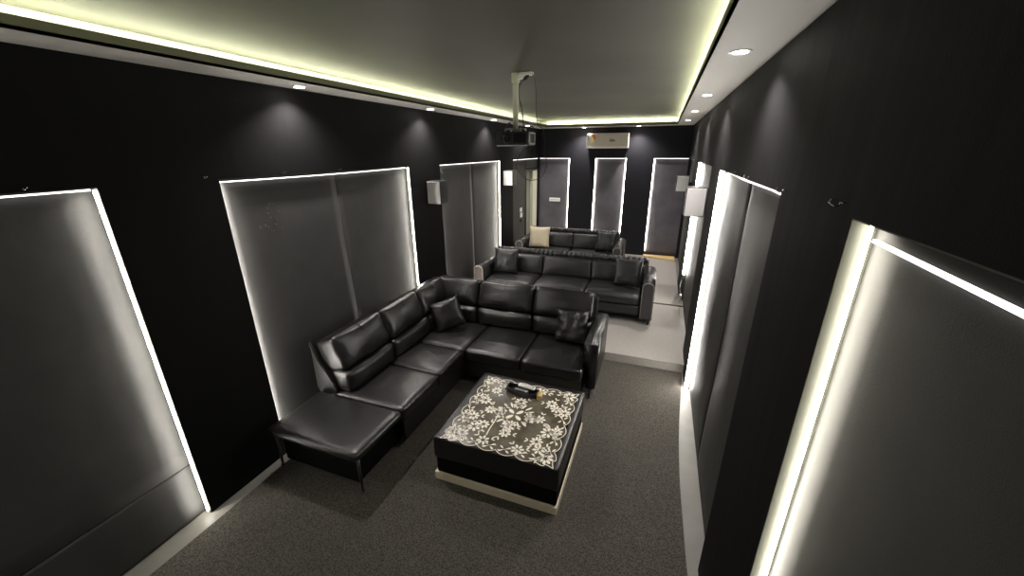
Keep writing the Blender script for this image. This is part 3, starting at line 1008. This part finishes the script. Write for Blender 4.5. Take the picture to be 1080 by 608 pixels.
def remote(label, loc, rz, ln, wd, th, m, m2, rx=0.0):
    t = thing('remote_control', label, 'remote control', loc)
    t.rotation_euler = (rx, 0, rz)
    b = new()
    box(b, -ln / 2, ln / 2, -wd / 2, wd / 2, 0, th, bev=min(0.006, th * .4))
    obj('body', b, m, t, world=False)
    b = new()
    for i in range(6):
        for j in (-1, 0, 1):
            box(b, -ln / 2 + 0.02 + i * ln * 0.11, -ln / 2 + 0.028 + i * ln * 0.11, j * wd * 0.27 - 0.004, j * wd * 0.27 + 0.004, th, th + 0.002)
    obj('buttons', b, m2, t, world=False)
    b = new()
    box(b, ln * 0.28, ln * 0.46, -wd * 0.35, wd * 0.35, th, th + 0.001)
    obj('screen', b, m2, t, world=False)
remote('white remote control lying across the back of the black tray', (-0.90, 2.752, zt0 + 0.0425), ang, 0.155, 0.042, 0.018, M['white'], M['silver'])
remote('black remote control lying in the front of the tray', (-0.94, 2.705, zt0 + 0.0065), ang, 0.14, 0.038, 0.033, M['black'], M['silver'])
b = new()
box(b, -0.785, -0.75, 2.66, 2.735, zt0, zt0 + 0.05, bev=0.006)
tag(obj('small_box', b, M['gold']), 'small gold and cream box at the right end of the remote tray', 'box')

# ------------------------------------------------------------------ speakers
def speaker(x0, x1, y, z0, z1, dep, label):
    cx = (x0 + x1) / 2
    t = thing('wall_speaker', label, 'speaker', (cx, y + dep / 2, z0), 'wall speakers')
    b = new()
    box(b, x0, x1, y, y + dep, z0, z1, bev=0.008)
    obj('cabinet', b, M['black'], t)
    b = new()
    box(b, x0 + 0.008, x1 - 0.008, y - 0.01, y + 0.004, z0 + 0.008, z1 - 0.008, bev=0.004)
    obj('grille', b, M['grille'], t)
    b = new()
    box(b, x1 - 0.04, x1 - 0.012, y - 0.0115, y - 0.009, z0 + 0.014, z0 + 0.022)
    obj('badge', b, M['silver'], t)
    wx = XL if cx < 0 else XR
    b = new()
    sx = x0 if cx < 0 else x1
    box(b, min(sx, wx), max(sx, wx), y + dep * 0.4, y + dep * 0.6, (z0 + z1) / 2 - 0.03, (z0 + z1) / 2 + 0.03)
    obj('bracket', b, M['black'], t)
speaker(-2.705, -2.515, 4.246, 1.772, 2.052, 0.18, 'grey-fronted box speaker on the left wall nearer the camera')
speaker(-2.705, -2.515, 6.785, 1.792, 2.056, 0.2, 'grey-fronted box speaker on the left wall farther back')
speaker(0.255, 0.458, 4.596, 1.715, 2.02, 0.18, 'grey-fronted box speaker on the right wall nearer the camera')
speaker(0.225, 0.42, 7.15, 1.735, 1.98, 0.18, 'grey-fronted box speaker on the right wall farther back')

# ------------------------------------------------------------------ air conditioner
AC = thing('air_conditioner', 'cream split air conditioner high on the back wall', 'air conditioner', (-1.18, YB - 0.11, 2.43))
b = new()
prism(b, [(YB - 0.002, 2.425), (8.90, 2.425), (8.875, 2.47), (8.87, 2.70), (8.89, 2.727), (YB - 0.002, 2.727)], 'x', -1.605, -0.742)
bmesh.ops.bevel(b, geom=b.edges[:], offset=0.006, segments=2, affect='EDGES')
obj('casing', b, M['ac'], AC)
b = new()
box(b, -1.59, -0.757, 8.868, 8.885, 2.432, 2.462, bev=0.004)
obj('louvre', b, M['white'], AC)
b = new()
box(b, -1.605, -1.592, 8.866, 8.9, 2.44, 2.725)
obj('end_trim', b, M['white'], AC)
b = new()
box(b, -0.755, -0.742, 8.866, 8.9, 2.44, 2.725)
obj('end_trim', b, M['white'], AC)
b = new()
box(b, -1.26, -0.94, 8.866, 8.872, 2.688, 2.71)
obj('intake_grille', b, M['silver'], AC)
b = new()
box(b, -1.50, -1.42, 8.8665, 8.8705, 2.60, 2.70)
obj('red_sticker', b, M['red'], AC)
b = new()
prism(b, [(-1.52, 2.545), (-1.44, 2.545), (-1.45, 2.60), (-1.48, 2.66), (-1.51, 2.66), (-1.50, 2.60)], 'y', 8.865, 8.8665)
obj('yellow_sticker', b, M['yellow'], AC)
b = new()
for k in range(5):
    box(b, -1.578, -1.555 - 0.004 * (k % 2), 8.8675, 8.8705, 2.60 + k * 0.018, 2.608 + k * 0.018)
obj('printed_text', b, M['ink'], AC)
def text(name, s, size, loc, rot, m, parent=None):
    cu = bpy.data.curves.new(name, 'FONT')
    cu.body = s
    cu.size = size
    cu.offset = 0.0035
    cu.extrude = 0.0006
    cu.align_x = 'CENTER'; cu.align_y = 'CENTER'
    o = bpy.data.objects.new(name, cu)
    cu.materials.append(m)
    C.objects.link(o)
    bpy.context.view_layer.update()
    me = bpy.data.meshes.new_from_object(o.evaluated_get(bpy.context.evaluated_depsgraph_get()))
    bpy.data.objects.remove(o)
    o = bpy.data.objects.new(name, me)
    C.objects.link(o)
    if parent:
        o.parent = parent
        loc = Vector(loc) - parent.location
    o.location = loc
    o.rotation_euler = rot
    return o
t1 = text('logo', 'Gm', 0.075, (-1.07, 8.866, 2.585), (PI / 2, 0, 0), M['ink'], AC)
b = new()
box(b, -0.894, -0.886, 8.866, 8.8705, 2.53, 2.60); box(b, -0.905, -0.875, 8.866, 8.8705, 2.605, 2.63)
obj('display_mark', b, M['silver'], AC)

# ------------------------------------------------------------------ projector on its pole
PJ = thing('projector', 'black ceiling projector hanging over the corner sofa', 'projector', (-1.18, 3.40, 2.43))
b = new()
box(b, -1.372, -1.08, 3.27, 3.50, 2.438, 2.548, bev=0.012)
obj('body', b, M['black'], PJ)
b = new()
box(b, -1.355, -1.09, 3.262, 3.28, 2.432, 2.442)
obj('silver_edge', b, M['silver'], PJ)
b = new()
RL = Matrix.Translation((-1.275, 3.27, 2.498)) @ Matrix.Rotation(PI / 2, 4, 'X')
lathe(b, (0, 0, 0), [(0.045, -0.01), (0.045, 0.012), (0.036, 0.018), (0.034, 0.006)], 24, m=RL)
ring = obj('lens_ring', b, M['black'], PJ)
b = new()
lathe(b, (0, 0, 0), [(0.033, 0.0), (0.03, 0.01), (0.012, 0.015)], 24, m=RL)
obj('lens', b, M['glass'], PJ)
b = new()
for k in range(6):
    box(b, -1.20 + k * 0.018, -1.19 + k * 0.018, 3.266, 3.272, 2.46, 2.53)
obj('vent', b, M['black_frame'], PJ)
b = new()
for (y0, y1, z0, z1) in ((3.285, 3.46, 2.446, 2.458), (3.285, 3.46, 2.53, 2.542), (3.285, 3.31, 2.446, 2.542), (3.44, 3.46, 2.446, 2.542)):
    box(b, -1.082, -1.072, y0, y1, z0, z1)
obj('side_plate', b, M['silver'], PJ)
PM = thing('projector_mount', 'cream ceiling pole carrying the black projector', 'projector mount', (-1.235, 3.40, 3.0))
b = new()
lathe(b, (-1.232, 3.40, 2.575), [(0.018, 0.0), (0.024, 0.03), (0.024, 0.35), (0.024, 0.38)], 20)
obj('pole', b, M['pole'], PM, smooth=False)
b = new()
lathe(b, (-1.232, 3.40, 2.93), [(0.03, 0), (0.034, 0.004), (0.034, 0.066), (0.034, 0.0695)], 20)
obj('ceiling_collar', b, M['pole'], PM)
b = new()
box(b, -1.33, -1.14, 3.385, 3.415, 2.568, 2.576, bev=0.002)
for sx in (-1, 1):
    for sy in (-1, 1):
        tube(b, [(-1.232 + sx * 0.05, 3.40 + sy * 0.01, 2.573), (-1.232 + sx * 0.065, 3.40 + sy * 0.06, 2.57), (-1.232 + sx * 0.07, 3.40 + sy * 0.075, 2.553)], 0.007, n=8)
obj('bracket_arms', b, M['silver'], PM)
# ceiling outlet and plug
b = new()
box(b, -1.19, -1.08, 3.36, 3.42, 2.975, 2.999, bev=0.005)
box(b, -1.205, -1.15, 3.375, 3.405, 2.95, 2.985, bev=0.005)
tag(obj('ceiling_outlet', b, M['white']), 'white outlet block on the ceiling beside the projector pole', 'outlet')
PL = thing('power_cable', 'thick black power cable from ceiling plug to projector', 'cable', (-1.13, 3.40, 2.97))
b = new()
tube(b, [(-1.11, 3.38, 2.975), (-1.135, 3.375, 2.955), (-1.155, 3.37, 2.94)], [0.016, 0.017, 0.009], n=10)
obj('plug', b, M['black'], PL)
b = new()
tube(b, spline([(-1.155, 3.37, 2.94), (-1.185, 3.37, 2.90), (-1.19, 3.37, 2.82), (-1.165, 3.37, 2.72), (-1.155, 3.37, 2.64), (-1.16, 3.40, 2.56)]), 0.004, n=8)
obj('cord', b, M['black'], PL)
b = new()
pts = [(-1.08, 3.37, 2.985), (-1.06, 3.36, 2.95), (-1.04, 3.35, 2.86), (-1.035, 3.35, 2.7), (-1.02, 3.36, 2.6), (-0.975, 3.36, 2.56), (-0.96, 3.36, 2.47), (-0.96, 3.36, 2.40)]
cx, cz, r = -1.075, 2.285, 0.135
tube(b, spline(pts), 0.003, n=6)
loop = []
for k in range(27):
    a = -0.15 * PI + 0.35 * PI - (k / 26) * 1.75 * PI
    loop.append((cx + r * math.cos(a), 3.37 + 0.01 * math.sin(k), cz + r * 1.0 * math.sin(a)))
tube(b, spline([(-0.965, 3.37, 2.44)] + loop, 3), 0.0032, n=6)
tag(obj('signal_cable', b, M['black']), 'thin black cable hanging in a loop beneath the projector', 'cable')
b = new()
tube(b, spline([(-1.29, 3.40, 2.55), (-1.30, 3.37, 2.60), (-1.27, 3.35, 2.62), (-1.25, 3.37, 2.58)]), 0.005, n=8)
tag(obj('short_cable', b, M['black']), 'short black cable loop left of the pole on top of the projector', 'cable')
b = new()
tube(b, spline([(-1.12, 3.40, 2.55), (-1.10, 3.37, 2.585), (-1.06, 3.36, 2.58), (-1.10, 3.40, 2.55)]), 0.004, n=8)
tag(obj('short_cable', b, M['black']), 'short black cable loop right of the pole on top of the projector', 'cable')

# ------------------------------------------------------------------ small wall fittings
SW = thing('light_switch', 'white double light switch left of the door', 'switch', (FL + 0.0085, 7.93, 1.13))
b = new()
box(b, FL + 0.003, FL + 0.014, 7.86, 8.0, 1.15, 1.24, bev=0.003)
obj('upper_switch', b, M['white'], SW)
b = new()
box(b, FL + 0.003, FL + 0.014, 7.88, 8.02, 1.035, 1.13, bev=0.003)
obj('lower_switch', b, M['white'], SW)
b = new()
box(b, FL + 0.003, FL + 0.03, 7.90, 7.96, 0.94, 1.0, bev=0.008)
tag(obj('wall_plug', b, M['black']), 'black plug in the wall below the white light switches', 'plug')
WP = thing('wall_plate', 'small white rectangular plate on the grey back sheet', 'sign', (-2.335, FB - 0.004, 1.29))
b = new()
box(b, -2.465, -2.205, FB - 0.02, FB - 0.003, 1.25, 1.335, bev=0.008)
obj('plate', b, M['sign'], WP)
b = new()
for k in range(5):
    box(b, -2.43 + k * 0.042, -2.405 + k * 0.042, FB - 0.0215, FB - 0.0195, 1.285, 1.30)
obj('faint_marks', b, M['silver'], WP)
# adapter feeding the far right strip
AD = thing('power_adapter', 'white power adapter low on the right wall below the light strip', 'adapter', (XR - 0.02, 5.95, 0.30))
b = new()
box(b, XR - 0.035, XR - 0.001, 5.90, 6.0, 0.26, 0.36, bev=0.006)
obj('body', b, M['white'], AD)
b = new()
tube(b, spline([(XR - 0.02, 5.96, 0.36), (XR - 0.03, 6.1, 0.42), (XR - 0.01, 6.3, 0.46), (XR + 0.01, 6.38, 0.55)]), 0.006, n=8)
obj('cord', b, M['black'], AD)
# scuff marks on the sheet behind the bench
b = new()
for i in range(26):
    yy = 2.14 + rnd.gauss(0, 0.05); zz = 1.92 + rnd.gauss(0, 0.08)
    s = rnd.uniform(0.002, 0.008)
    pts = [(yy + s * rnd.uniform(.5, 1.2) * math.cos(a), zz + s * rnd.uniform(.5, 1.6) * math.sin(a)) for a in [k * PI / 3 for k in range(6)]]
    prism(b, pts, 'x', FL + 0.0042, FL + 0.0052)
tag(obj('scuff_mark', b, M['scuff']), 'pale scuff patch near the top of the sheet left of the crack', 'mark', kind='stuff')
